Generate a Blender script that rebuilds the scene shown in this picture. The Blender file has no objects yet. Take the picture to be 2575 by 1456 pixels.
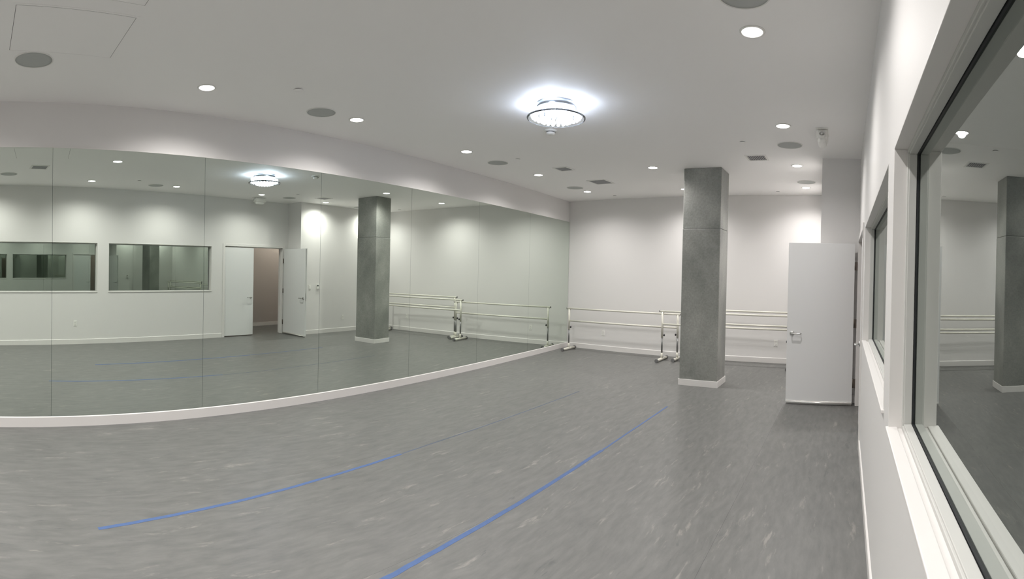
import bpy, bmesh, math, random
from mathutils import Vector, Matrix

PI = math.pi
random.seed(7)
scene = bpy.context.scene
C = scene.collection

# ------------------------------------------------------------------ camera
# hand-held cylindrical panorama (fitted): 1263 px per radian on a 2575x1456 frame
F_PX, XV, YH = 1262.91, 2126.29, 697.75
cam_d = bpy.data.cameras.new('camera')
cam_d.type = 'PANO'
cam_d.clip_start = 0.01
cam_d.panorama_type = 'CENTRAL_CYLINDRICAL' if hasattr(cam_d, 'panorama_type') else 'PERSP'
half = 2575 / 2 / F_PX
cam_d.central_cylindrical_range_u_min = -half
cam_d.central_cylindrical_range_u_max = half
cam_d.central_cylindrical_range_v_min = -(1456 - YH) / F_PX
cam_d.central_cylindrical_range_v_max = YH / F_PX
cam_d.central_cylindrical_radius = 1.0
cam = bpy.data.objects.new('camera', cam_d)
C.objects.link(cam)
M = Matrix.Rotation(0.0229, 4, 'Y') @ Matrix.Rotation(-0.0070, 4, 'X')
a0 = (XV - 2575 / 2) / F_PX
cam.matrix_world = (Matrix.Translation((0, 0, 1.6066)) @ M.transposed()
                    @ Matrix.Rotation(a0, 4, 'Z') @ Matrix.Rotation(PI / 2, 4, 'X'))
scene.camera = cam

# ------------------------------------------------------------------ world, exposure
world = bpy.data.worlds.new('world'); scene.world = world
world.use_nodes = True
world.node_tree.nodes['Background'].inputs[0].default_value = (0.02, 0.02, 0.02, 1)
world.node_tree.nodes['Background'].inputs[1].default_value = 0.0
scene.view_settings.view_transform = 'Standard'
scene.view_settings.look = 'None'
scene.view_settings.gamma = 1.0
scene.view_settings.use_curve_mapping = False
scene.view_settings.exposure = 1.30
scene.cycles.max_bounces = 14
scene.cycles.diffuse_bounces = 6
scene.cycles.glossy_bounces = 8
scene.cycles.transparent_max_bounces = 12

SPOT_W = 62.0            # each recessed downlight
SPOT_COL = (1.0, 0.967, 0.94)
CHAND_W = 1.0
CORR_W = 15.0

# ------------------------------------------------------------------ room numbers (metres)
H = 3.2267               # ceiling
RX = 0.1686              # face of the window wall
L = 9.5436               # far wall
MYAW = math.tan(-0.0914)
def MX(y): return -4.9963 + MYAW * y      # mirror face along the left wall
MT, MB = 2.7749, 0.1019
BACK = -3.6
JY, JX = 6.64, -0.341    # the wall steps into the room past the doors

# ------------------------------------------------------------------ materials
def nodes(name):
    m = bpy.data.materials.new(name); m.use_nodes = True
    nt = m.node_tree; b = nt.nodes['Principled BSDF']
    return m, nt, b
def plain(name, col, rough=0.5, metal=0.0, bump=0.0, scale=60, spec=0.5, var=0.0):
    m, nt, b = nodes(name)
    b.inputs['Base Color'].default_value = (*col, 1)
    b.inputs['Roughness'].default_value = rough
    b.inputs['Metallic'].default_value = metal
    b.inputs['Specular IOR Level'].default_value = spec
    if bump or var:
        g = nt.nodes.new('ShaderNodeNewGeometry')
        n = nt.nodes.new('ShaderNodeTexNoise'); n.inputs['Scale'].default_value = scale
        n.inputs['Detail'].default_value = 4
        nt.links.new(g.outputs['Position'], n.inputs['Vector'])
        if bump:
            bp = nt.nodes.new('ShaderNodeBump'); bp.inputs['Strength'].default_value = bump
            bp.inputs['Distance'].default_value = 0.002
            nt.links.new(n.outputs['Fac'], bp.inputs['Height'])
            nt.links.new(bp.outputs['Normal'], b.inputs['Normal'])
        if var:
            r = nt.nodes.new('ShaderNodeMapRange')
            r.inputs['To Min'].default_value = 1 - var; r.inputs['To Max'].default_value = 1 + var
            mx = nt.nodes.new('ShaderNodeVectorMath'); mx.operation = 'SCALE'
            mx.inputs[0].default_value = col
            nt.links.new(n.outputs['Fac'], r.inputs['Value'])
            nt.links.new(r.outputs['Result'], mx.inputs['Scale'])
            nt.links.new(mx.outputs['Vector'], b.inputs['Base Color'])
    return m

WALL = plain('wall_paint', (0.69, 0.675, 0.665), 0.55, bump=0.12, scale=220)
CEIL = plain('ceiling_paint', (0.92, 0.905, 0.895), 0.7, bump=0.1, scale=220)
TRIM = plain('trim_paint', (0.70, 0.68, 0.665), 0.4)
DOORM = plain('door_paint', (0.70, 0.70, 0.70), 0.4, bump=0.05, scale=150)
FRAMEM = plain('window_frame_paint', (0.52, 0.52, 0.50), 0.45)
GASKET = plain('black_gasket', (0.012, 0.014, 0.016), 0.5)
SATIN = plain('satin_steel', (0.55, 0.55, 0.54), 0.3, metal=1.0)
SWEEP = plain('polished_bottom_strip', (0.80, 0.79, 0.77), 0.22, metal=0.6)
CHROME = plain('chrome', (0.42, 0.46, 0.52), 0.3, metal=1.0)
HINGE = plain('bronze_hinge', (0.13, 0.11, 0.095), 0.45, metal=0.6)
BARREM = plain('white_barre_paint', (0.64, 0.625, 0.555), 0.28)
STEELG = plain('dull_steel_tube', (0.24, 0.24, 0.24), 0.35, metal=0.7)
BLACK = plain('black_plastic', (0.015, 0.015, 0.016), 0.4)
CAPM = plain('grey_rubber_cap', (0.16, 0.16, 0.16), 0.6)
PLASTIC = plain('white_plastic', (0.78, 0.77, 0.74), 0.35)
DARKSLOT = plain('dark_slot', (0.05, 0.05, 0.05), 0.6)
VENTBACK = plain('vent_cavity', (0.06, 0.06, 0.065), 0.8)
VENTM = plain('vent_enamel', (0.42, 0.42, 0.43), 0.5)
GRILLE = plain('speaker_grille_mesh', (0.46, 0.475, 0.46), 0.7, bump=0.6, scale=900)
CORRW = plain('corridor_paint', (0.52, 0.475, 0.455), 0.6)
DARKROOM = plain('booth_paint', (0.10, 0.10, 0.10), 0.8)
TAPE = plain('blue_painters_tape', (0.055, 0.105, 0.245), 0.6, var=0.18, scale=25)
TAPE2 = plain('worn_grey_blue_tape', (0.085, 0.105, 0.15), 0.65, var=0.2, scale=25)
MEDGE = plain('mirror_edge', (0.04, 0.07, 0.06), 0.4)
LCD = plain('grey_display', (0.06, 0.07, 0.07), 0.25)

def mirror_mat():
    m = bpy.data.materials.new('mirror_silver'); m.use_nodes = True
    nt = m.node_tree; nt.nodes.clear()
    o = nt.nodes.new('ShaderNodeOutputMaterial'); g = nt.nodes.new('ShaderNodeBsdfGlossy')
    g.inputs['Color'].default_value = (0.775, 0.835, 0.775, 1); g.inputs['Roughness'].default_value = 0.0
    nt.links.new(g.outputs[0], o.inputs[0]); return m
MIRROR = mirror_mat()

def pane_mat():
    # double glazing: strong reflection that grows towards grazing, tinted see-through
    m = bpy.data.materials.new('tinted_double_glazing'); m.use_nodes = True
    nt = m.node_tree; nt.nodes.clear()
    o = nt.nodes.new('ShaderNodeOutputMaterial'); g = nt.nodes.new('ShaderNodeBsdfGlossy')
    g.inputs['Color'].default_value = (0.92, 0.97, 0.93, 1); g.inputs['Roughness'].default_value = 0.0
    t = nt.nodes.new('ShaderNodeBsdfTransparent'); t.inputs['Color'].default_value = (0.45, 0.5, 0.48, 1)
    lw = nt.nodes.new('ShaderNodeLayerWeight'); lw.inputs['Blend'].default_value = 0.5
    p = nt.nodes.new('ShaderNodeMath'); p.operation = 'POWER'; p.inputs[1].default_value = 3.2
    r = nt.nodes.new('ShaderNodeMapRange'); r.inputs['To Min'].default_value = 0.50; r.inputs['To Max'].default_value = 0.66
    mx = nt.nodes.new('ShaderNodeMixShader')
    nt.links.new(lw.outputs['Facing'], p.inputs[0]); nt.links.new(p.outputs[0], r.inputs['Value'])
    nt.links.new(r.outputs['Result'], mx.inputs[0]); nt.links.new(t.outputs[0], mx.inputs[1])
    nt.links.new(g.outputs[0], mx.inputs[2]); nt.links.new(mx.outputs[0], o.inputs[0]); return m
PANE = pane_mat()

def clear_glass():
    m, nt, b = nodes('clear_glass')
    b.inputs['Base Color'].default_value = (0.93, 0.96, 1, 1)
    b.inputs['Roughness'].default_value = 0.02
    b.inputs['Transmission Weight'].default_value = 1.0
    b.inputs['IOR'].default_value = 1.45
    return m
GLASS = clear_glass()

def emit(name, col, s):
    m = bpy.data.materials.new(name); m.use_nodes = True
    nt = m.node_tree; nt.nodes.clear()
    o = nt.nodes.new('ShaderNodeOutputMaterial'); e = nt.nodes.new('ShaderNodeEmission')
    e.inputs[0].default_value = (*col, 1); e.inputs[1].default_value = s
    nt.links.new(e.outputs[0], o.inputs[0]); return m
LENS = emit('downlight_lens_glow', (1.0, 0.97, 0.94), 9.0)
BULB = emit('led_bulb_glow', (0.80, 0.88, 1.0), 26.0)

def crystal_mat():
    m = bpy.data.materials.new('lit_crystal'); m.use_nodes = True
    nt = m.node_tree; b = nt.nodes['Principled BSDF']
    b.inputs['Base Color'].default_value = (0.95, 0.97, 1, 1); b.inputs['Roughness'].default_value = 0.08
    b.inputs['Transmission Weight'].default_value = 0.6
    b.inputs['Emission Color'].default_value = (0.85, 0.91, 1, 1); b.inputs['Emission Strength'].default_value = 1.0
    return m
CRYSTAL = crystal_mat()

def floor_mat():
    m, nt, b = nodes('streaked_grey_vinyl')
    N, K = nt.nodes, nt.links
    g = N.new('ShaderNodeNewGeometry')
    oi = N.new('ShaderNodeObjectInfo')
    off = N.new('ShaderNodeVectorMath'); off.operation = 'SCALE'; off.inputs[0].default_value = (3.1, 17.0, 5.0)
    K.new(oi.outputs['Random'], off.inputs['Scale'])
    base = N.new('ShaderNodeVectorMath'); base.operation = 'ADD'
    K.new(g.outputs['Position'], base.inputs[0]); K.new(off.outputs['Vector'], base.inputs[1])
    # gentle warp so the streaks wander
    wn = N.new('ShaderNodeTexNoise'); wn.inputs['Scale'].default_value = 2.2; wn.inputs['Detail'].default_value = 2
    K.new(base.outputs['Vector'], wn.inputs['Vector'])
    ws = N.new('ShaderNodeVectorMath'); ws.operation = 'SCALE'; ws.inputs['Scale'].default_value = 0.10
    K.new(wn.outputs['Color'], ws.inputs[0])
    wa = N.new('ShaderNodeVectorMath'); wa.operation = 'ADD'
    K.new(base.outputs['Vector'], wa.inputs[0]); K.new(ws.outputs['Vector'], wa.inputs[1])
    def streak(sx, sy, scale, detail, rough=0.6):
        mp = N.new('ShaderNodeMapping'); mp.inputs['Scale'].default_value = (sx, sy, 1)
        K.new(wa.outputs['Vector'], mp.inputs['Vector'])
        n = N.new('ShaderNodeTexNoise'); n.inputs['Scale'].default_value = scale
        n.inputs['Detail'].default_value = detail; n.inputs['Roughness'].default_value = rough
        K.new(mp.outputs['Vector'], n.inputs['Vector']); return n
    n1 = streak(1.0, 0.22, 22, 6)
    n2 = streak(1.0, 0.16, 14, 5, 0.7)
    n3 = streak(1.0, 0.2, 16, 5, 0.7)
    n3.inputs['Distortion'].default_value = 0.4
    r1 = N.new('ShaderNodeValToRGB'); K.new(n1.outputs['Fac'], r1.inputs['Fac'])
    e = r1.color_ramp.elements
    e[0].position = 0.3; e[0].color = (0.107, 0.109, 0.105, 1)
    e[1].position = 0.7; e[1].color = (0.152, 0.152, 0.146, 1)
    r2 = N.new('ShaderNodeValToRGB'); K.new(n2.outputs['Fac'], r2.inputs['Fac'])
    e = r2.color_ramp.elements
    e[0].position = 0.60; e[0].color = (0, 0, 0, 1); e[1].position = 0.70; e[1].color = (0.75, 0.75, 0.75, 1)
    m1 = N.new('ShaderNodeMixRGB'); m1.inputs['Color2'].default_value = (0.25, 0.24, 0.22, 1)
    K.new(r2.outputs['Color'], m1.inputs['Fac']); K.new(r1.outputs['Color'], m1.inputs['Color1'])
    r3 = N.new('ShaderNodeValToRGB'); K.new(n3.outputs['Fac'], r3.inputs['Fac'])
    e = r3.color_ramp.elements
    e[0].position = 0.30; e[0].color = (0.7, 0.7, 0.7, 1); e[1].position = 0.38; e[1].color = (0, 0, 0, 1)
    m2 = N.new('ShaderNodeMixRGB'); m2.inputs['Color2'].default_value = (0.085, 0.088, 0.088, 1)
    K.new(r3.outputs['Color'], m2.inputs['Fac']); K.new(m1.outputs['Color'], m2.inputs['Color1'])
    K.new(m2.outputs['Color'], b.inputs['Base Color'])
    b.inputs['Roughness'].default_value = 0.42
    b.inputs['Specular IOR Level'].default_value = 0.4
    bp = N.new('ShaderNodeBump'); bp.inputs['Strength'].default_value = 0.12; bp.inputs['Distance'].default_value = 0.002
    K.new(n1.outputs['Fac'], bp.inputs['Height']); K.new(bp.outputs['Normal'], b.inputs['Normal'])
    return m
FLOOR = floor_mat()

def concrete_mat():
    m, nt, b = nodes('raw_concrete')
    N, K = nt.nodes, nt.links
    g = N.new('ShaderNodeNewGeometry')
    n1 = N.new('ShaderNodeTexNoise'); n1.inputs['Scale'].default_value = 2.6; n1.inputs['Detail'].default_value = 8
    n2 = N.new('ShaderNodeTexNoise'); n2.inputs['Scale'].default_value = 45; n2.inputs['Detail'].default_value = 6
    mp = N.new('ShaderNodeMapping'); mp.inputs['Scale'].default_value = (1, 1, 0.7)
    K.new(g.outputs['Position'], mp.inputs['Vector'])
    K.new(mp.outputs['Vector'], n1.inputs['Vector']); K.new(g.outputs['Position'], n2.inputs['Vector'])
    r = N.new('ShaderNodeValToRGB'); K.new(n1.outputs['Fac'], r.inputs['Fac'])
    e = r.color_ramp.elements
    e[0].position = 0.3; e[0].color = (0.190, 0.197, 0.184, 1)
    e[1].position = 0.72; e[1].color = (0.320, 0.322, 0.300, 1)
    mx = N.new('ShaderNodeMixRGB'); mx.blend_type = 'OVERLAY'; mx.inputs['Fac'].default_value = 0.3
    K.new(r.outputs['Color'], mx.inputs['Color1']); K.new(n2.outputs['Fac'], mx.inputs['Color2'])
    v = N.new('ShaderNodeTexVoronoi'); v.inputs['Scale'].default_value = 9
    K.new(g.outputs['Position'], v.inputs['Vector'])
    vr = N.new('ShaderNodeMapRange'); vr.inputs['From Min'].default_value = 0.02; vr.inputs['From Max'].default_value = 0.07
    vr.inputs['To Min'].default_value = 0.45; vr.inputs['To Max'].default_value = 1.0
    K.new(v.outputs['Distance'], vr.inputs['Value'])
    m2 = N.new('ShaderNodeMixRGB'); m2.blend_type = 'MULTIPLY'; m2.inputs['Fac'].default_value = 0.5
    K.new(mx.outputs['Color'], m2.inputs['Color1']); K.new(vr.outputs['Result'], m2.inputs['Color2'])
    K.new(m2.outputs['Color'], b.inputs['Base Color'])
    b.inputs['Roughness'].default_value = 0.48
    bp = N.new('ShaderNodeBump'); bp.inputs['Strength'].default_value = 0.3; bp.inputs['Distance'].default_value = 0.003
    K.new(n2.outputs['Fac'], bp.inputs['Height']); K.new(bp.outputs['Normal'], b.inputs['Normal'])
    return m
CONC = concrete_mat()

# ------------------------------------------------------------------ mesh helpers
def add_box(bm, x0, x1, y0, y1, z0, z1, bev=0.0, mat=None, idx=0):
    t = bmesh.new(); bmesh.ops.create_cube(t, size=1)
    for v in t.verts:
        v.co = Vector(((x0 + x1) / 2 + v.co.x * (x1 - x0), (y0 + y1) / 2 + v.co.y * (y1 - y0), (z0 + z1) / 2 + v.co.z * (z1 - z0)))
    if bev: bmesh.ops.bevel(t, geom=list(t.edges), offset=bev, segments=2, affect='EDGES', profile=0.5)
    merge(bm, t, mat, idx)
def merge(bm, t, mat=None, idx=0):
    if mat is not None: bmesh.ops.transform(t, matrix=mat, verts=t.verts)
    vm = {}
    for v in t.verts: vm[v] = bm.verts.new(v.co)
    for f in t.faces:
        nf = bm.faces.new([vm[v] for v in f.verts]); nf.smooth = f.smooth; nf.material_index = idx
    t.free()
def add_prism(bm, pts, z0, z1):
    """vertical prism over a plan polygon"""
    lo = [bm.verts.new((x, y, z0)) for x, y in pts]; hi = [bm.verts.new((x, y, z1)) for x, y in pts]
    n = len(pts)
    for i in range(n): bm.faces.new((lo[i], lo[(i + 1) % n], hi[(i + 1) % n], hi[i]))
    bm.faces.new(hi); bm.faces.new(list(reversed(lo)))
def add_lathe(bm, prof, seg=32, loc=(0, 0, 0), mat=None):
    t = bmesh.new(); rings = []
    for r, z in prof:
        if r < 1e-6: rings.append([t.verts.new((0, 0, z))])
        else: rings.append([t.verts.new((r * math.cos(2 * PI * i / seg), r * math.sin(2 * PI * i / seg), z)) for i in range(seg)])
    for a, b in zip(rings, rings[1:]):
        for i in range(seg):
            j = (i + 1) % seg
            if len(a) == 1 and len(b) == 1: continue
            if len(a) == 1: f = t.faces.new((a[0], b[j], b[i]))
            elif len(b) == 1: f = t.faces.new((a[i], a[j], b[0]))
            else: f = t.faces.new((a[i], a[j], b[j], b[i]))
            f.smooth = True
    bmesh.ops.recalc_face_normals(t, faces=t.faces)
    m = Matrix.Translation(loc)
    if mat is not None: m = m @ mat
    merge(bm, t, m)
def add_tube(bm, pts, r, seg=12, cap=True):
    pts = [Vector(p) for p in pts]; rings = []
    up = None
    for i, p in enumerate(pts):
        d = (pts[min(i + 1, len(pts) - 1)] - pts[max(i - 1, 0)]).normalized()
        if up is None: up = Vector((0, 0, 1)) if abs(d.z) < 0.9 else Vector((0, 1, 0))
        a = d.cross(up).normalized(); b = a.cross(d).normalized(); up = b
        rings.append([bm.verts.new(p + r * (math.cos(2 * PI * k / seg) * a + math.sin(2 * PI * k / seg) * b)) for k in range(seg)])
    for A, B in zip(rings, rings[1:]):
        for k in range(seg):
            f = bm.faces.new((A[k], A[(k + 1) % seg], B[(k + 1) % seg], B[k])); f.smooth = True
    if cap: bm.faces.new(rings[0]); bm.faces.new(list(reversed(rings[-1])))
def obj(name, bm, mat, parent=None, mats=None):
    bmesh.ops.recalc_face_normals(bm, faces=bm.faces)
    me = bpy.data.meshes.new(name); bm.to_mesh(me); bm.free()
    for m in (mats or [mat]): me.materials.append(m)
    o = bpy.data.objects.new(name, me); C.objects.link(o)
    if parent: o.parent = parent
    return o
def tag(o, label=None, cat=None, group=None, kind=None):
    if label: o['label'] = label
    if cat: o['category'] = cat
    if group: o['group'] = group
    if kind: o['kind'] = kind
    return o
def thing(name, label, cat, loc=(0, 0, 0), rz=0, group=None):
    o = bpy.data.objects.new(name, None); C.objects.link(o)
    o.location = loc; o.rotation_euler = (0, 0, rz); o.empty_display_size = 0.1
    return tag(o, label, cat, group)
def struct(name, bm, m, label=None):
    return tag(obj(name, bm, m), label, None, None, 'structure')
def struct_empty(name, label=None, loc=(0, 0, 0)):
    o = bpy.data.objects.new(name, None); C.objects.link(o); o.location = loc
    return tag(o, label, None, None, 'structure')
def dup(root, loc, label=None, rz=None, group=None):
    r = root.copy(); C.objects.link(r); r.location = loc
    if rz is not None: r.rotation_euler = (0, 0, rz)
    if label: r['label'] = label
    if group: r['group'] = group
    for ch in list(root.children):
        c = ch.copy(); C.objects.link(c); c.parent = r
        for g in list(ch.children):
            d = g.copy(); C.objects.link(d); d.parent = c
    return r

# ------------------------------------------------------------------ SHELL
# floor slab plus the vinyl sheets laid along the room
bm = bmesh.new(); add_prism(bm, [(MX(BACK) - 0.2, BACK - 0.2), (2.6, BACK - 0.2), (2.6, L + 0.2), (MX(L) - 0.2, L + 0.2)], -0.12, -0.003)
floor = struct('floor', bm, FLOOR, 'grey streaked vinyl dance floor')
xs = [0.595 - 1.352 * k for k in range(0, 6)]
xs = [2.5] + xs
for k in range(len(xs) - 1):
    xa, xb = xs[k + 1] + 0.0004, xs[k] - 0.0004
    bm = bmesh.new()
    pts = [(xa, BACK), (xb, BACK), (xb, L), (xa, L)]
    add_prism(bm, pts, -0.003, 0.0)
    obj('vinyl_sheet', bm, FLOOR, floor)

bm = bmesh.new(); add_prism(bm, [(MX(BACK) - 0.2, BACK - 0.2), (2.6, BACK - 0.2), (2.6, L + 0.2), (MX(L) - 0.2, L + 0.2)], H, H + 0.15)
struct('ceiling', bm, CEIL, 'flat white painted ceiling')

# mirror wall (its face 1 cm behind the glass)
bm = bmesh.new(); e = 0.012
add_prism(bm, [(MX(BACK) - e - 0.2, BACK - 0.1), (MX(BACK) - e, BACK - 0.1), (MX(L) - e, L + 0.02), (MX(L) - e - 0.2, L + 0.02)], 0, H)
struct('wall_left', bm, WALL, 'white wall that carries the mirrors')
# far wall
bm = bmesh.new(); add_box(bm, MX(L) - 0.1, 0.4, L, L + 0.15, 0, H)
struct('wall_far', bm, WALL, 'white far wall behind the ballet barres')
bm = bmesh.new(); add_box(bm, MX(BACK) - 0.1, 0.6, BACK - 0.15, BACK, 0, H)
struct('wall_back', bm, WALL, 'white wall behind the camera')

# window wall with three openings
WT, WB = 2.0955, 1.0715
V0, V1 = -0.61, 1.8173       # near window
W0, W1 = 2.055, 4.4812       # far window
D0, D1, DH = 4.80, 6.50, 2.110
TH = 0.15
bm = bmesh.new()
def wbox(y0, y1, z0, z1): add_box(bm, RX, RX + TH, y0, y1, z0, z1)
wbox(BACK, V0, 0, H); wbox(V0, V1, 0, WB); wbox(V0, V1, WT, H)
wbox(V1, W0, 0, H); wbox(W0, W1, 0, WB); wbox(W0, W1, WT, H)
wbox(W1, D0, 0, H); wbox(D0, D1, DH + 0.03, H); wbox(D1, JY + 0.2, 0, H)
struct('wall_right', bm, WALL, 'white wall with two observation windows and double doors')
# wall stepping into the room past the doors, then angling to the far corner
bm = bmesh.new()
add_prism(bm, [(RX + 0.0005, JY), (JX, JY), (JX, 7.7), (-0.458, L), (-0.2, L), (RX + 0.0005, 7.9)], 0, H)
struct('wall_alcove', bm, WALL, 'white wall stepping into the room beyond the doors')

# corridor behind the doors, booths behind the windows
bm = bmesh.new()
add_box(bm, 1.78, 1.9, 4.62, 8.9, 0, H)
add_box(bm, RX + TH, 1.9, 4.60, 4.66, 0, H)
add_box(bm, RX + TH, 1.9, 8.9, 9.0, 0, H)
struct('wall_corridor', bm, CORRW, 'dim corridor wall seen through the open door')
bm = bmesh.new(); add_box(bm, 1.766, 1.78, 4.66, 8.9, 0, 0.10, 0.003)
struct('baseboard_corridor', bm, TRIM, 'corridor baseboard')
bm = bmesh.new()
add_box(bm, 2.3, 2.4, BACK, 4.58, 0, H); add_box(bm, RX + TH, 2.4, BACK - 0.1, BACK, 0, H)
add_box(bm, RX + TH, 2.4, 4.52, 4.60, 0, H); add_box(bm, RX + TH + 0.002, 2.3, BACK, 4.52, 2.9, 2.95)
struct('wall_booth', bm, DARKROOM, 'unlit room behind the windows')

# baseboards
BB = 0.1019
def baseboard(name, pts, h=BB, t=0.012, label=None):
    """follows plan points, room on the left-hand side"""
    bm = bmesh.new()
    for (x0, y0), (x1, y1) in zip(pts, pts[1:]):
        d = Vector((x1 - x0, y1 - y0, 0)).normalized(); n = Vector((-d.y, d.x, 0)) * t
        prof = [(0, 0), (1, 0), (1, h - 0.006), (0.55, h), (0, h)]
        A = [bm.verts.new((x0 + n.x * u, y0 + n.y * u, z)) for u, z in prof]
        B = [bm.verts.new((x1 + n.x * u, y1 + n.y * u, z)) for u, z in prof]
        for i in range(5): bm.faces.new((A[i], A[(i + 1) % 5], B[(i + 1) % 5], B[i]))
        bm.faces.new(A); bm.faces.new(list(reversed(B)))
    return struct(name, bm, TRIM, label)
baseboard('baseboard_left', [(MX(L) - e, L), (MX(BACK) - e, BACK)], t=0.026, label='white baseboard under the mirrors')
baseboard('baseboard_far', [(-0.46, L), (MX(L), L)], label='white baseboard along the far wall')
baseboard('baseboard_right', [(RX, BACK), (RX, D0 - 0.035)], label='white baseboard under the windows')
baseboard('baseboard_alcove', [(RX, JY), (JX, JY), (JX, 7.7), (-0.458, L)], label='white baseboard around the stepped wall')
baseboard('baseboard_back', [(MX(BACK), BACK), (RX, BACK)], label='white baseboard behind the camera')

# ------------------------------------------------------------------ windows
def ring_frame(bm, x0, x1, y0, y1, z0, z1, w, bev=0.0):
    """rectangular frame in the wall plane, depth x0..x1, member width w"""
    add_box(bm, x0, x1, y0, y1, z0, z0 + w, bev); add_box(bm, x0, x1, y0, y1, z1 - w, z1, bev)
    add_box(bm, x0, x1, y0, y0 + w, z0 + w, z1 - w, bev); add_box(bm, x0, x1, y1 - w, y1, z0 + w, z1 - w, bev)
def make_window(name, y0, y1, label):
    root = struct_empty(name, label, (RX, (y0 + y1) / 2, WB))
    inv = Matrix.Translation((-RX, -(y0 + y1) / 2, -WB))
    def part(pn, bm, m, lab=None):
        bmesh.ops.transform(bm, matrix=inv, verts=bm.verts)
        o = obj(pn, bm, m, root)
        if lab: o['label'] = lab
        return o
    bm = bmesh.new(); ring_frame(bm, RX - 0.002, RX + 0.052, y0, y1, WB, WT, 0.006, 0.0015)
    part('liner', bm, TRIM)
    bm = bmesh.new(); add_box(bm, RX - 0.012, RX + 0.030, y0 - 0.004, y1 + 0.004, WB - 0.004, WB + 0.012, 0.003)
    part('sill', bm, TRIM, 'thin white sill')
    bm = bmesh.new(); ring_frame(bm, RX + 0.046, RX + 0.082, y0 + 0.004, y1 - 0.004, WB + 0.004, WT - 0.004, 0.016, 0.002)
    ring_frame(bm, RX + 0.052, RX + 0.080, y0 + 0.018, y1 - 0.018, WB + 0.018, WT - 0.018, 0.008, 0.0015)
    part('frame', bm, FRAMEM, 'grey painted frame')
    bm = bmesh.new(); ring_frame(bm, RX + 0.0815, RX + 0.0890, y0 + 0.016, y1 - 0.016, WB + 0.016, WT - 0.016, 0.0135)
    part('gasket', bm, GASKET, 'black rubber gasket')
    bm = bmesh.new()
    vs = [bm.verts.new(p) for p in ((RX + 0.086, y0 + 0.01, WB + 0.01), (RX + 0.086, y1 - 0.01, WB + 0.01), (RX + 0.086, y1 - 0.01, WT - 0.01), (RX + 0.086, y0 + 0.01, WT - 0.01))]
    bm.faces.new(vs)
    part('pane', bm, PANE, 'dark reflective glass')
    bm = bmesh.new(); ring_frame(bm, RX + 0.092, RX + 0.155, y0 + 0.002, y1 - 0.002, WB + 0.002, WT - 0.002, 0.02)
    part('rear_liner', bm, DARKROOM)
    return root
make_window('window_1', V0, V1, 'long dark observation window nearest the camera')
make_window('window_2', W0, W1, 'dark observation window next to the double doors')

# ------------------------------------------------------------------ doors
# steel frame around the double opening
bm = bmesh.new()
fx0, fx1 = RX - 0.014, RX + TH + 0.01
add_box(bm, fx0, fx1, D0 - 0.03, D0 + 0.03, 0, DH + 0.06, 0.003)
add_box(bm, fx0, fx1, D1 - 0.03, D1 + 0.03, 0, DH + 0.06, 0.003)
add_box(bm, fx0, fx1, D0 + 0.03, D1 - 0.03, DH, DH + 0.06, 0.003)
add_box(bm, RX + 0.055, RX + 0.085, D0 + 0.03, D0 + 0.045, 0, DH); add_box(bm, RX + 0.055, RX + 0.085, D1 - 0.045, D1 - 0.03, 0, DH)
add_box(bm, RX + 0.055, RX + 0.085, D0 + 0.03, D1 - 0.03, DH - 0.015, DH)
struct('trim_1', bm, TRIM, 'white steel frame of the double doors')

def lever_handle(parent, loc, flip, side=1):
    """round rose with a returned lever; built for a leaf along +x, facing -y"""
    bm = bmesh.new()
    add_lathe(bm, [(0, 0), (0.027, 0), (0.029, 0.003), (0.029, 0.008), (0.026, 0.011), (0, 0.011)], 28, loc, Matrix.Rotation(PI / 2, 4, 'X') if side > 0 else Matrix.Rotation(-PI / 2, 4, 'X'))
    s = -side
    x, y, z = loc
    pts = [(x, y, z), (x, y + s * 0.045, z)]
    for k in range(1, 6):
        a = k / 5 * PI / 2
        pts.append((x + flip * 0.014 * (1 - math.cos(a)), y + s * (0.045 + 0.014 * math.sin(a)), z))
    pts += [(x + flip * 0.105, y + s * 0.059, z)]
    for k in range(1, 6):
        a = k / 5 * PI / 2
        pts.append((x + flip * (0.105 + 0.014 * math.sin(a)), y + s * (0.059 - 0.014 * (1 - math.cos(a))), z))
    pts += [(x + flip * 0.119, y + s * 0.030, z)]
    add_tube(bm, pts, 0.0088, 12)
    return obj('lever_handle', bm, SATIN, parent)
def make_leaf(name, label, w, h, loc, rz, hinge_gap, handle_dir_y=1, sweep=True):
    """leaf runs from the hinge at x=0 towards -x, faces y; thickness .045"""
    root = struct_empty(name, label, loc); root.rotation_euler = (0, 0, rz)
    bm = bmesh.new(); add_box(bm, -w, 0, 0, 0.045, 0.022, h, 0.0015); obj('leaf', bm, DOORM, root)
    hd = -w + 0.066
    lever_handle(root, (hd, 0.0, 0.915), 1, 1)
    lever_handle(root, (hd, 0.045, 0.915), 1, -1)
    bm = bmesh.new(); add_box(bm, -w - 0.002, -w + 0.001, 0.011, 0.034, 0.86, 1.03, 0.0008)
    obj('latch_plate', bm, SATIN, root)
    if sweep:
        bm = bmesh.new()
        add_box(bm, -w + 0.003, -0.003, -0.012, 0.0, 0.016, 0.048, 0.003)
        add_tube(bm, [(-w + 0.003, -0.010, 0.030), (-0.003, -0.010, 0.030)], 0.0095, 12)
        add_box(bm, -w + 0.003, -0.003, 0.018, 0.027, 0.003, 0.022)
        obj('door_sweep', bm, SWEEP, root)['label'] = 'polished metal bottom strip'
    for hz in (0.29, 1.06, 1.80):
        bm = bmesh.new()
        add_tube(bm, [(0.006, -0.006, hz - 0.055), (0.006, -0.006, hz + 0.055)], 0.008, 12)
        add_box(bm, 0.0, hinge_gap, -0.004, 0.000, hz - 0.055, hz + 0.055)
        add_box(bm, -0.002, 0.004, -0.002, 0.036, hz - 0.055, hz + 0.055)
        obj('hinge', bm, HINGE, root)
    return root
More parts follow.
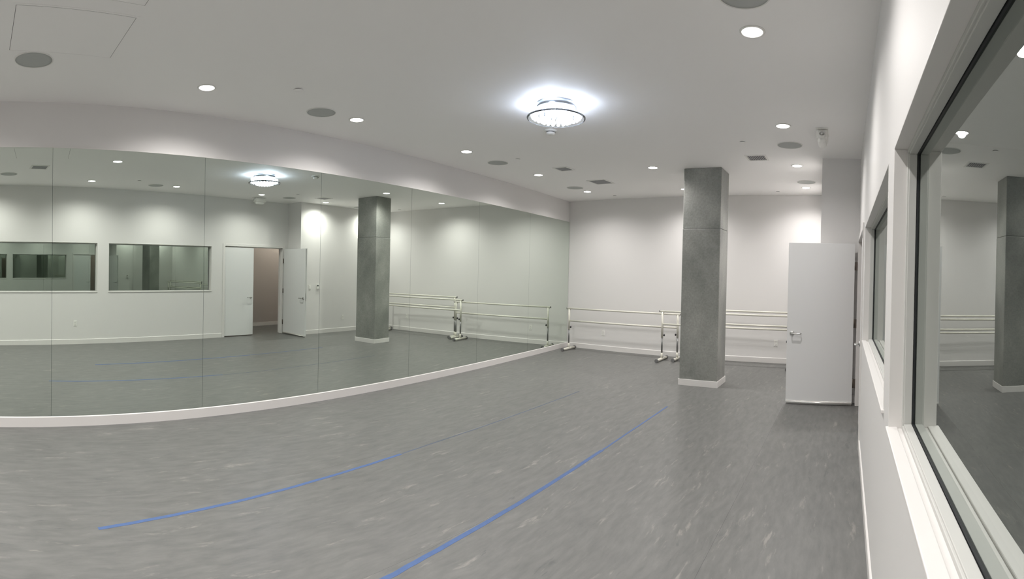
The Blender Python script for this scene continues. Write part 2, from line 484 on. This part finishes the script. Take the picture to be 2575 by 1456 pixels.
# open leaf: stands square to the wall
make_leaf('door_1', 'white flush door standing open square to the wall', 0.858, 2.088, (0.116, 6.478, 0), 0.0, 0.044)
# closed leaf: lies in the wall plane, hinge at D0
lf = make_leaf('door_2', 'closed white flush door next to the far window', 0.792, 2.088, (RX + 0.008, D0 + 0.034, 0), -PI / 2, 0.0, sweep=False)
# ------------------------------------------------------------------ mirrors
js = [-3.2, -1.62, -0.045, 1.551, 3.05, 4.604, 6.198, 7.834, L - 0.004]
mlabels = ['tall frameless mirror panel behind the camera position', 'leftmost mirror panel, cut off by the edge of the photo',
           'wide mirror panel showing the window next to the doors', 'mirror panel showing the closed and open doors',
           'mirror panel showing the concrete column', 'mirror panel showing three barre ends crossing',
           'narrow-looking mirror panel second from the far corner', 'last mirror panel, meeting the far wall']
for k in range(8):
    y0, y1 = js[k] + 0.0014, js[k + 1] - 0.0014
    bm = bmesh.new()
    th = 0.006; x0, x1 = MX(y0), MX(y1)
    a = [bm.verts.new(p) for p in ((x0, y0, MB + 0.001), (x1, y1, MB + 0.001), (x1, y1, MT), (x0, y0, MT))]
    b = [bm.verts.new(p) for p in ((x0 - th, y0, MB + 0.001), (x1 - th, y1, MB + 0.001), (x1 - th, y1, MT), (x0 - th, y0, MT))]
    f = bm.faces.new(a); f.material_index = 0
    for q in ([b[3], b[2], b[1], b[0]], [a[0], b[0], b[1], a[1]], [a[1], b[1], b[2], a[2]], [a[2], b[2], b[3], a[3]], [a[3], b[3], b[0], a[0]]):
        bm.faces.new(q).material_index = 1
    o = obj('mirror_panel', bm, None, None, [MIRROR, MEDGE])
    tag(o, mlabels[k], 'mirror', 'wall mirror panels')
# dark backing strip behind the seams and the slim top channel
bm = bmesh.new()
x0, x1 = MX(-3.2), MX(L - 0.003)
vs = lambda off, z: [(x0 + off, -3.2, z), (x1 + off, L - 0.003, z)]
add_prism(bm, [(x0 - 0.0115, -3.2), (x0 + 0.003, -3.2), (x1 + 0.003, L - 0.003), (x1 - 0.0115, L - 0.003)], MT, MT + 0.009)
struct('trim_2', bm, TRIM, 'slim white channel along the top of the mirrors')
bm = bmesh.new()
add_prism(bm, [(x0 - 0.0116, -3.2), (x0 - 0.0066, -3.2), (x1 - 0.0066, L - 0.003), (x1 - 0.0116, L - 0.003)], MB, MT)
struct('trim_3', bm, MEDGE, 'dark mirror backing visible in the seams')

# ------------------------------------------------------------------ column
cx0, cx1, cy0, cy1 = -2.405, -1.822, 7.10, 7.57
col = thing('concrete_column', 'square raw grey concrete column with a white skirting', 'column', ((cx0 + cx1) / 2, (cy0 + cy1) / 2, 0))
w, d = (cx1 - cx0) / 2, (cy1 - cy0) / 2
bm = bmesh.new(); add_box(bm, -w, w, -d, d, 0, 2.33, 0.009); obj('shaft', bm, CONC, col)
bm = bmesh.new(); add_box(bm, -w + 0.002, w - 0.002, -d + 0.002, d - 0.002, 2.331, H - 0.0005, 0.009); obj('upper_shaft', bm, CONC, col)
bm = bmesh.new()
for (x0, x1, y0, y1) in ((-w - .013, w + .013, -d - .013, -d), (-w - .013, w + .013, d, d + .013), (-w - .013, -w, -d, d), (w, w + .013, -d, d)):
    add_box(bm, x0, x1, y0, y1, 0, 0.093, 0.003)
obj('skirting', bm, TRIM, col)

# ------------------------------------------------------------------ ballet barres
def make_barre(name, label, xa, ya, xb, yb, top, low, foot):
    """xa..xb upright positions"""
    dv = Vector((xb - xa, yb - ya, 0)); n = dv.length; ang = math.atan2(dv.y, dv.x)
    root = thing(name, label, 'ballet barre', (xa, ya, 0), ang, 'portable double ballet barres')
    for z, pn, ex in ((top, 'top_bar', 0.05), (low, 'lower_bar', 0.0)):
        bm = bmesh.new(); add_tube(bm, [(-ex, 0, z), (n + ex, 0, z)], 0.0182, 16)
        b = obj(pn, bm, BARREM, root)
        if ex:
            for x0, s in ((-ex, -1), (n + ex, 1)):
                bm = bmesh.new(); add_tube(bm, [(x0, 0, z), (x0 + s * 0.012, 0, z)], 0.0205, 16)
                obj('end_cap', bm, CAPM, b)
    for x, s in ((0, 1), (n, -1)):
        bm = bmesh.new(); add_tube(bm, [(x, 0, 0.44), (x, 0, top - 0.012)], 0.021, 16)
        # cradles that hold the bars
        add_tube(bm, [(x - 0.03, 0, top - 0.024), (x + 0.03, 0, top - 0.024)], 0.013, 10)
        u = obj('upright', bm, BARREM, root)
        bm = bmesh.new(); add_tube(bm, [(x, 0, 0.14), (x, 0, 0.45)], 0.0165, 14); obj('inner_post', bm, STEELG, root)
        bm = bmesh.new(); add_tube(bm, [(x, 0, 0.05), (x, 0, 0.15)], 0.021, 14); obj('socket', bm, BARREM, root)
        bm = bmesh.new(); add_tube(bm, [(x, -foot / 2, 0.034), (x, foot / 2, 0.034)], 0.026, 16)
        ft = obj('foot', bm, BARREM, root)
        for s2 in (-1, 1):
            bm = bmesh.new(); add_tube(bm, [(x, s2 * (foot / 2 - 0.028), 0.034), (x, s2 * (foot / 2 + 0.008), 0.034)], 0.034, 16)
            obj('foot_cap', bm, CAPM, ft)
        bm = bmesh.new()
        add_tube(bm, [(x + s * 0.018, 0, 0.49), (x + s * 0.034, 0, 0.49)], 0.008, 10)
        add_lathe(bm, [(0, 0), (0.018, 0), (0.021, 0.004), (0.021, 0.016), (0.016, 0.021), (0, 0.021)], 14, (x + s * 0.032, 0, 0.49), Matrix.Rotation(s * PI / 2, 4, 'Y'))
        obj('clamp_knob', bm, BLACK, u)
    return root
make_barre('ballet_barre', 'low white double barre in the corner by the mirrors', -5.575, 9.13, -3.155, 9.16, 0.885, 0.625, 0.52)
make_barre('ballet_barre', 'white double barre standing in front, between the column and the open door', -3.405, 8.98, -0.985, 8.98, 0.945, 0.70, 0.55)
make_barre('ballet_barre', 'tallest white double barre, behind the front one and the column', -3.04, 9.27, -0.80, 9.24, 0.99, 0.735, 0.50)

# ------------------------------------------------------------------ floor tape
def tape(pts, wid, mat, label):
    bm = bmesh.new(); L_, R_ = [], []
    P = [Vector((x, y, 0)) for x, y in pts]
    # resample smoothly
    Q = []
    for i in range(len(P) - 1):
        p0, p1, p2, p3 = P[max(i - 1, 0)], P[i], P[i + 1], P[min(i + 2, len(P) - 1)]
        for k in range(6):
            t = k / 6
            Q.append(0.5 * ((2 * p1) + (-p0 + p2) * t + (2 * p0 - 5 * p1 + 4 * p2 - p3) * t * t + (-p0 + 3 * p1 - 3 * p2 + p3) * t ** 3))
    Q.append(P[-1])
    for i, q in enumerate(Q):
        d = (Q[min(i + 1, len(Q) - 1)] - Q[max(i - 1, 0)]).normalized(); n = Vector((-d.y, d.x, 0))
        j = random.uniform(-0.0025, 0.0025)
        L_.append(q + n * (wid / 2 + j)); R_.append(q - n * (wid / 2 - j))
    rows = [[bm.verts.new((p.x, p.y, z)) for p in side] for side, z in ((L_, 0.0002), (L_, 0.0008), (R_, 0.0008), (R_, 0.0002))]
    for a, b in zip(rows, rows[1:]):
        for i in range(len(a) - 1): bm.faces.new((a[i], a[i + 1], b[i + 1], b[i]))
    o = obj('floor_tape', bm, mat); return tag(o, label, 'tape')
t1 = [(-3.03, .265), (-3.13, .75), (-3.225, 1.40), (-3.30, 2.03), (-3.375, 2.80)]
t1b = [(-3.376, 2.81), (-3.413, 3.4), (-3.445, 4.7), (-3.466, 5.98)]
t2 = [(-2.025, 1.2), (-2.040, 1.605), (-2.068, 2.0), (-2.092, 2.97), (-2.112, 4.1)]
t2b = [(-2.113, 4.11), (-2.122, 5.0), (-2.127, 5.85)]
tape(t1, 0.031, TAPE, 'blue tape line on the floor nearer the mirrors')
tape(t1b, 0.016, TAPE2, 'thin faded continuation of the blue tape nearer the mirrors')
tape(t2, 0.036, TAPE, 'wide blue tape line running out of the bottom of the photo')
tape(t2b, 0.02, TAPE, 'thin blue tape continuing the middle line towards the column')

# ------------------------------------------------------------------ ceiling fittings
def spot(parent, power=SPOT_W):
    ld = bpy.data.lights.new('downlight_lamp', 'SPOT'); ld.energy = power; ld.color = SPOT_COL
    ld.spot_size = math.radians(154); ld.spot_blend = 1.0; ld.shadow_soft_size = 0.045
    lo = bpy.data.objects.new('lamp', ld); C.objects.link(lo); lo.location = (0, 0, -0.012); lo.parent = parent
    return lo
root = thing('recessed_downlight', 'x', 'downlight', (0, 0, H), 0, 'recessed ceiling downlights')
bm = bmesh.new(); add_lathe(bm, [(0.068, -0.001), (0.070, -0.006), (0.080, -0.006), (0.086, -0.0005), (0.068, -0.0005)], 36); obj('trim_ring', bm, PLASTIC, root)
bm = bmesh.new(); add_lathe(bm, [(0, -0.0035), (0.060, -0.0035), (0.069, -0.002), (0.069, -0.0008), (0, -0.0008)], 36); obj('lens', bm, LENS, root)
spot(root)
DL = [(-4.359, 1.32, 'glowing downlight nearest the camera in the row along the mirrors'),
      (-4.517, 3.036, 'second downlight from the camera in the row along the mirrors'),
      (-4.66, 4.903, 'third downlight from the camera in the row along the mirrors'),
      (-4.768, 6.735, 'fourth downlight of the mirror row, beside the small square vent'),
      (-4.847, 8.506, 'farthest downlight of the mirror row, near the corner'),
      (-2.474, 1.41, 'middle-row downlight above the picture, seen only in the mirror'),
      (-2.836, 6.925, 'middle-row downlight to the left of the column top'),
      (-2.944, 8.758, 'middle-row downlight half hidden by the left edge of the column'),
      (-0.629, 1.475, 'window-side downlight overhead, seen only in the mirror'),
      (-0.645, 3.225, 'largest bright downlight, nearest in the row by the windows'),
      (-0.695, 5.244, 'downlight in front of the emergency light'),
      (-0.724, 7.09, 'downlight behind the slatted vent, by the stepped wall'),
      (-0.728, 8.77, 'last downlight by the far wall above the open door'),
      (-3.84, -0.62, 'downlight just off the left edge of the photo'),
      (-2.45, -0.60, 'unseen middle-row downlight added behind the camera'),  # unseen from here on: rows continued backwards, added for their light
      (-0.60, -0.40, 'unseen window-side downlight added behind the camera'),
      (-4.05, -2.2, 'unseen mirror-side downlight added near the back wall'),
      (-2.4, -2.4, 'unseen middle downlight added near the back wall'),
      (-0.60, -2.2, 'unseen window-side downlight added near the back wall')]
for i, (x, y, lab) in enumerate(DL):
    if i == 0: root.location = (x, y, H); root['label'] = lab
    else: dup(root, (x, y, H), lab)

# crystal flush light
ch = thing('crystal_ceiling_light', 'round chrome and crystal ceiling light glowing blue-white', 'ceiling light', (-2.64, 4.0, H))
bm = bmesh.new(); add_lathe(bm, [(0.187, -0.0005), (0.190, -0.004), (0.190, -0.046), (0.184, -0.050), (0.182, -0.046), (0.182, -0.006), (0, -0.006)], 48); obj('chrome_band', bm, CHROME, ch)
bm = bmesh.new(); add_lathe(bm, [(0, -0.143), (0.262, -0.143), (0.276, -0.140), (0.279, -0.135), (0.276, -0.130), (0.262, -0.132), (0, -0.135)], 56); obj('glass_plate', bm, GLASS, ch)
bm = bmesh.new(); add_lathe(bm, [(0.2745, -0.1435), (0.2815, -0.139), (0.2815, -0.133), (0.2745, -0.1295), (0.2775, -0.136), (0.2745, -0.1435)], 56); obj('glass_rim', bm, GLASS, ch)
for k in range(3):
    a = k * 2 * PI / 3 + 0.4
    bm = bmesh.new(); add_tube(bm, [(0.165 * math.cos(a), 0.165 * math.sin(a), -0.006), (0.165 * math.cos(a), 0.165 * math.sin(a), -0.150)], 0.005, 8)
    add_lathe(bm, [(0, -0.158), (0.008, -0.155), (0.010, -0.147), (0, -0.145)], 12, (0.165 * math.cos(a), 0.165 * math.sin(a), 0)); obj('support_rod', bm, CHROME, ch)
for k in range(5):
    a = k * 2 * PI / 5
    bm = bmesh.new(); add_lathe(bm, [(0, -0.102), (0.016, -0.096), (0.022, -0.078), (0.016, -0.056), (0.010, -0.040), (0.010, -0.006), (0, -0.006)], 16, (0.095 * math.cos(a), 0.095 * math.sin(a), 0)); obj('led_bulb', bm, BULB, ch)
def crystal_mesh(r, h, seg=8):
    bm = bmesh.new(); add_lathe(bm, [(0, 0), (r * 0.7, -h * 0.2), (r, -h * 0.5), (r * 0.6, -h * 0.85), (0, -h)], seg)
    for f in bm.faces: f.smooth = False
    return bm
ref = None
for ring_r, cnt, z in ((0.226, 26, -0.103), (0.188, 22, -0.100), (0.145, 18, -0.146), (0.095, 12, -0.150), (0.04, 6, -0.154)):
    for k in range(cnt):
        a = 2 * PI * k / cnt + ring_r * 9
        if ref is None: ref = obj('crystal', crystal_mesh(0.017, 0.029), CRYSTAL, ch); o = ref
        else: o = ref.copy(); C.objects.link(o); o.parent = ch
        o.location = (ring_r * math.cos(a), ring_r * math.sin(a), z)
for k in range(4):
    a = k * PI / 2 + 0.3
    ld = bpy.data.lights.new('crystal_lamp', 'POINT'); ld.energy = CHAND_W; ld.color = (0.72, 0.82, 1.0); ld.shadow_soft_size = 0.03
    lo = bpy.data.objects.new('lamp', ld); C.objects.link(lo); lo.parent = ch
    lo.location = (0.215 * math.cos(a), 0.215 * math.sin(a), -0.082)

# speakers
sp = thing('ceiling_speaker', 'x', 'speaker', (0, 0, H), 0, 'round ceiling speakers')
bm = bmesh.new(); add_lathe(bm, [(0.146, -0.0005), (0.146, -0.006), (0.150, -0.0075), (0.154, -0.006), (0.155, -0.0005)], 48); obj('rim', bm, PLASTIC, sp)
bm = bmesh.new(); add_lathe(bm, [(0, -0.005), (0.120, -0.0048), (0.1465, -0.004), (0.1465, -0.001), (0, -0.001)], 48); obj('grille', bm, GRILLE, sp)
SPK = [(-3.982, -0.191, 'round speaker grille in the upper left corner, by the access panel'),
       (-4.515, 2.593, 'round speaker between the first two downlights along the mirrors'),
       (-4.752, 5.674, 'round speaker in front of the small square vent'),
       (-4.842, 8.029, 'small-looking round speaker near the far left corner'),
       (-0.705, 5.995, 'round speaker beside the emergency light'),
       (-0.682, 8.271, 'round speaker near the far wall above the open door'),
       (-0.610, 2.790, 'round speaker cut off by the top of the photo'),
       (-1.04, -0.139, 'round speaker behind the camera, seen only at the mirror edge')]
for i, (x, y, lab) in enumerate(SPK):
    if i == 0: sp.location = (x, y, H); sp['label'] = lab
    else: dup(sp, (x, y, H), lab)

# concealed sprinkler plates
sk = thing('sprinkler_cover', 'x', 'sprinkler', (0, 0, H), 0, 'concealed sprinkler plates')
bm = bmesh.new(); add_lathe(bm, [(0, -0.0085), (0.040, -0.0085), (0.0415, -0.007), (0.0415, -0.0062), (0, -0.0062)], 28); obj('plate', bm, CEIL, sk)
bm = bmesh.new(); add_lathe(bm, [(0.033, -0.0062), (0.033, -0.0005), (0, -0.0005)], 24); obj('cup', bm, DARKSLOT, sk)
for i, (x, y, lab) in enumerate([(-4.059, 2.088, 'sprinkler cover left of the second mirror-row downlight'), (-4.365, 5.65, 'sprinkler cover beside the third round speaker'),
        (-4.556, 9.121, 'sprinkler cover close to the far left corner'), (-1.251, 5.821, 'sprinkler cover in front of the slatted vent'),
        (-1.283, 9.179, 'sprinkler cover close to the far wall, right of the column'), (-0.98, 2.309, 'sprinkler cover overhead, seen only in the mirror')]):
    if i == 0: sk.location = (x, y, H); sk['label'] = lab
    else: dup(sk, (x, y, H), lab)

# vents
def vent(x, y, wx, wy, label, n=10, rz=0.0):
    v = thing('ceiling_vent', label, 'air vent', (x, y, H), rz, 'square ceiling vents')
    fl = 0.028
    bm = bmesh.new()
    for (a, b, c, d) in ((-wx / 2 - fl, wx / 2 + fl, -wy / 2 - fl, -wy / 2), (-wx / 2 - fl, wx / 2 + fl, wy / 2, wy / 2 + fl), (-wx / 2 - fl, -wx / 2, -wy / 2, wy / 2), (wx / 2, wx / 2 + fl, -wy / 2, wy / 2)):
        add_box(bm, a, b, c, d, -0.007, -0.0005, 0.0015)
    obj('frame', bm, PLASTIC, v)
    bm = bmesh.new(); add_box(bm, -wx / 2, wx / 2, -wy / 2, wy / 2, -0.0015, -0.0005); obj('backing', bm, VENTBACK, v)
    first = None
    for k in range(n):
        xx = -wx / 2 + (k + 0.5) * wx / n
        if first is None:
            bm = bmesh.new(); add_box(bm, -wx / n * 0.26, wx / n * 0.26, -wy / 2, wy / 2, -0.0058, -0.0040, 0, Matrix.Identity(4)); first = obj('slat', bm, VENTM, v); o = first
        else: o = first.copy(); C.objects.link(o); o.parent = v
        o.location = (xx, 0, 0)
    return v
vent(-4.14, 6.52, 0.20, 0.22, 'small dark square vent left of the two by the mirrors', 12)
vent(-4.12, 7.69, 0.30, 0.34, 'larger dark square vent near the far left corner', 16)
vent(-1.215, 6.60, 0.235, 0.245, 'slatted square vent right of the column', 10)
vent(-1.72, 0.31, 0.26, 0.24, 'slatted vent overhead, seen only in the left mirror', 10)

# smoke detector
sd = thing('smoke_detector', 'white round smoke detector just beyond the crystal light', 'smoke detector', (-3.178, 4.709, H))
bm = bmesh.new(); add_lathe(bm, [(0.070, -0.0005), (0.072, -0.006), (0.066, -0.014), (0, -0.014)], 32); obj('base', bm, PLASTIC, sd)
bm = bmesh.new(); add_lathe(bm, [(0.052, -0.0145), (0.052, -0.026), (0.044, -0.044), (0.030, -0.050), (0, -0.050)], 32); obj('dome', bm, PLASTIC, sd)
bm = bmesh.new(); add_lathe(bm, [(0.0525, -0.018), (0.054, -0.020), (0.054, -0.024), (0.0525, -0.026)], 32); obj('vent_slot', bm, DARKSLOT, sd)

# emergency light: ceiling-mounted housing with round lamp heads at its ends
em = thing('emergency_light', 'white ceiling emergency light with a round lamp head near the step in the wall', 'emergency light', (-0.286, 5.46, H))
bm = bmesh.new(); add_box(bm, -0.066, 0.066, -0.16, 0.16, -0.010, -0.0005, 0.003); obj('mounting_plate', bm, PLASTIC, em)
bm = bmesh.new()
add_box(bm, -0.058, 0.058, -0.125, 0.125, -0.100, -0.011, 0.010); add_box(bm, -0.046, 0.046, -0.115, 0.115, -0.150, -0.085, 0.026); obj('housing', bm, PLASTIC, em)
for s in (-1, 1):
    bm = bmesh.new()
    Mx = Matrix.Rotation(s * -PI / 2, 4, 'X') @ Matrix.Rotation(0.0, 4, 'Z')
    tilt = Matrix.Rotation(-s * math.radians(-28), 4, 'X')
    add_lathe(bm, [(0, -0.025), (0.024, -0.022), (0.035, -0.006), (0.037, 0.014), (0.036, 0.020), (0.028, 0.020), (0.027, 0.015)], 28, (0, s * 0.135, -0.070), tilt @ Mx)
    lh = obj('lamp_head', bm, PLASTIC, em)
    bm = bmesh.new(); add_lathe(bm, [(0.0275, 0.0195), (0.023, 0.016), (0.014, 0.013), (0, 0.012)], 24, (0, s * 0.135, -0.070), tilt @ Mx)
    obj('reflector', bm, SATIN, lh)
    bm = bmesh.new(); add_lathe(bm, [(0, 0.025), (0.008, 0.023), (0.010, 0.016), (0.010, 0.012)], 16, (0, s * 0.135, -0.070), tilt @ Mx)
    obj('bulb', bm, PLASTIC, lh)

# access panels
def access(x, y, wx, wy, rz, label):
    a = thing('access_panel', label, 'ceiling hatch', (x, y, H), rz, 'flush ceiling access panels')
    bm = bmesh.new(); t = 0.0015
    for (p, q, r, s) in ((-wx / 2 - .02, wx / 2 + .02, -wy / 2 - .02, -wy / 2), (-wx / 2 - .02, wx / 2 + .02, wy / 2, wy / 2 + .02), (-wx / 2 - .02, -wx / 2, -wy / 2, wy / 2), (wx / 2, wx / 2 + .02, -wy / 2, wy / 2)):
        add_box(bm, p, q, r, s, -t, -0.0003)
    obj('flange', bm, CEIL, a)
    bm = bmesh.new(); add_box(bm, -wx / 2, wx / 2, -wy / 2, wy / 2, -0.0006, -0.0003); obj('shadow_gap', bm, DARKSLOT, a)
    bm = bmesh.new(); add_box(bm, -wx / 2 + .0032, wx / 2 - .0032, -wy / 2 + .0032, wy / 2 - .0032, -t - 0.0004, -0.0007); obj('hatch', bm, CEIL, a)
access(-3.53, 0.07, 0.66, 0.78, math.radians(9), 'large flush access hatch next to the upper left speaker')
access(-2.72, 0.20, 0.66, 0.78, math.radians(9), 'flush access hatch at the top edge, right of the other hatch')

# ------------------------------------------------------------------ wall plates
def outlet(x, y, z, rz, label):
    """plate in the local xz plane facing -y"""
    o = thing('wall_outlet', label, 'outlet', (x, y, z), rz, 'duplex wall outlets')
    bm = bmesh.new(); add_box(bm, -0.036, 0.036, -0.006, 0, -0.058, 0.058, 0.002); obj('cover_plate', bm, PLASTIC, o)
    for s in (-1, 1):
        bm = bmesh.new(); add_box(bm, -0.017, 0.017, -0.0085, -0.0055, s * 0.024 - 0.015, s * 0.024 + 0.015, 0.004); r = obj('socket_face', bm, PLASTIC, o)
        bm = bmesh.new()
        for dx in (-0.007, 0.007): add_box(bm, dx - 0.0013, dx + 0.0013, -0.0089, -0.0084, s * 0.024 - 0.002, s * 0.024 + 0.008)
        add_lathe(bm, [(0, 0), (0.0025, 0), (0.0025, 0.0006), (0, 0.0006)], 10, (0, -0.0084, s * 0.024 - 0.008), Matrix.Rotation(PI / 2, 4, 'X'))
        obj('slots', bm, DARKSLOT, r)
    return o
outlet(-4.965, L, 0.37, 0, 'white outlet low on the far wall behind the left barre')
outlet(-1.303, L, 0.385, 0, 'white outlet low on the far wall beside the open door')
outlet(RX, 1.351, 0.43, -PI / 2, 'white outlet under the near window, reflected in the mirror')
outlet(-0.362, 8.05, 0.37, -PI / 2 - 0.062, 'white outlet low on the angled wall beyond the doors')
def switch():
    o = thing('light_switch', 'white rocker switch plate beside the open door', 'switch', (JX, 6.943, 1.16), -PI / 2)
    bm = bmesh.new(); add_box(bm, -0.036, 0.036, -0.006, 0, -0.058, 0.058, 0.002); obj('cover_plate', bm, PLASTIC, o)
    bm = bmesh.new(); add_box(bm, -0.016, 0.016, -0.010, -0.0055, -0.033, 0.033, 0.002); obj('rocker', bm, PLASTIC, o)
switch()
th_ = thing('thermostat', 'white thermostat with a dark display on the stepped wall', 'thermostat', (JX, 7.2, 1.17), -PI / 2)
bm = bmesh.new(); add_box(bm, -0.048, 0.048, -0.024, 0, -0.062, 0.062, 0.004); obj('body', bm, PLASTIC, th_)
bm = bmesh.new(); add_box(bm, -0.012, 0.036, -0.0252, -0.0236, 0.010, 0.048, 0.001); obj('display', bm, LCD, th_)
for k in range(3):
    bm = bmesh.new(); add_box(bm, -0.030 + k * 0.022, -0.016 + k * 0.022, -0.0262, -0.0236, -0.040, -0.030, 0.001); obj('button', bm, VENTM, th_)

# unseen fill lamp added to light the corridor dimly
cl = thing('corridor_fill_light', 'unseen dim ceiling light added in the corridor behind the doors', 'ceiling light', (1.15, 7.6, H))
bm = bmesh.new(); add_lathe(bm, [(0.10, -0.0005), (0.10, -0.02), (0.085, -0.035), (0, -0.04)], 28); obj('diffuser', bm, PLASTIC, cl)
ld = bpy.data.lights.new('corridor_fill_lamp', 'POINT'); ld.energy = CORR_W; ld.color = (1, 0.9, 0.82); ld.shadow_soft_size = 0.1
lo = bpy.data.objects.new('lamp', ld); C.objects.link(lo); lo.parent = cl; lo.location = (0, 0, -0.16)
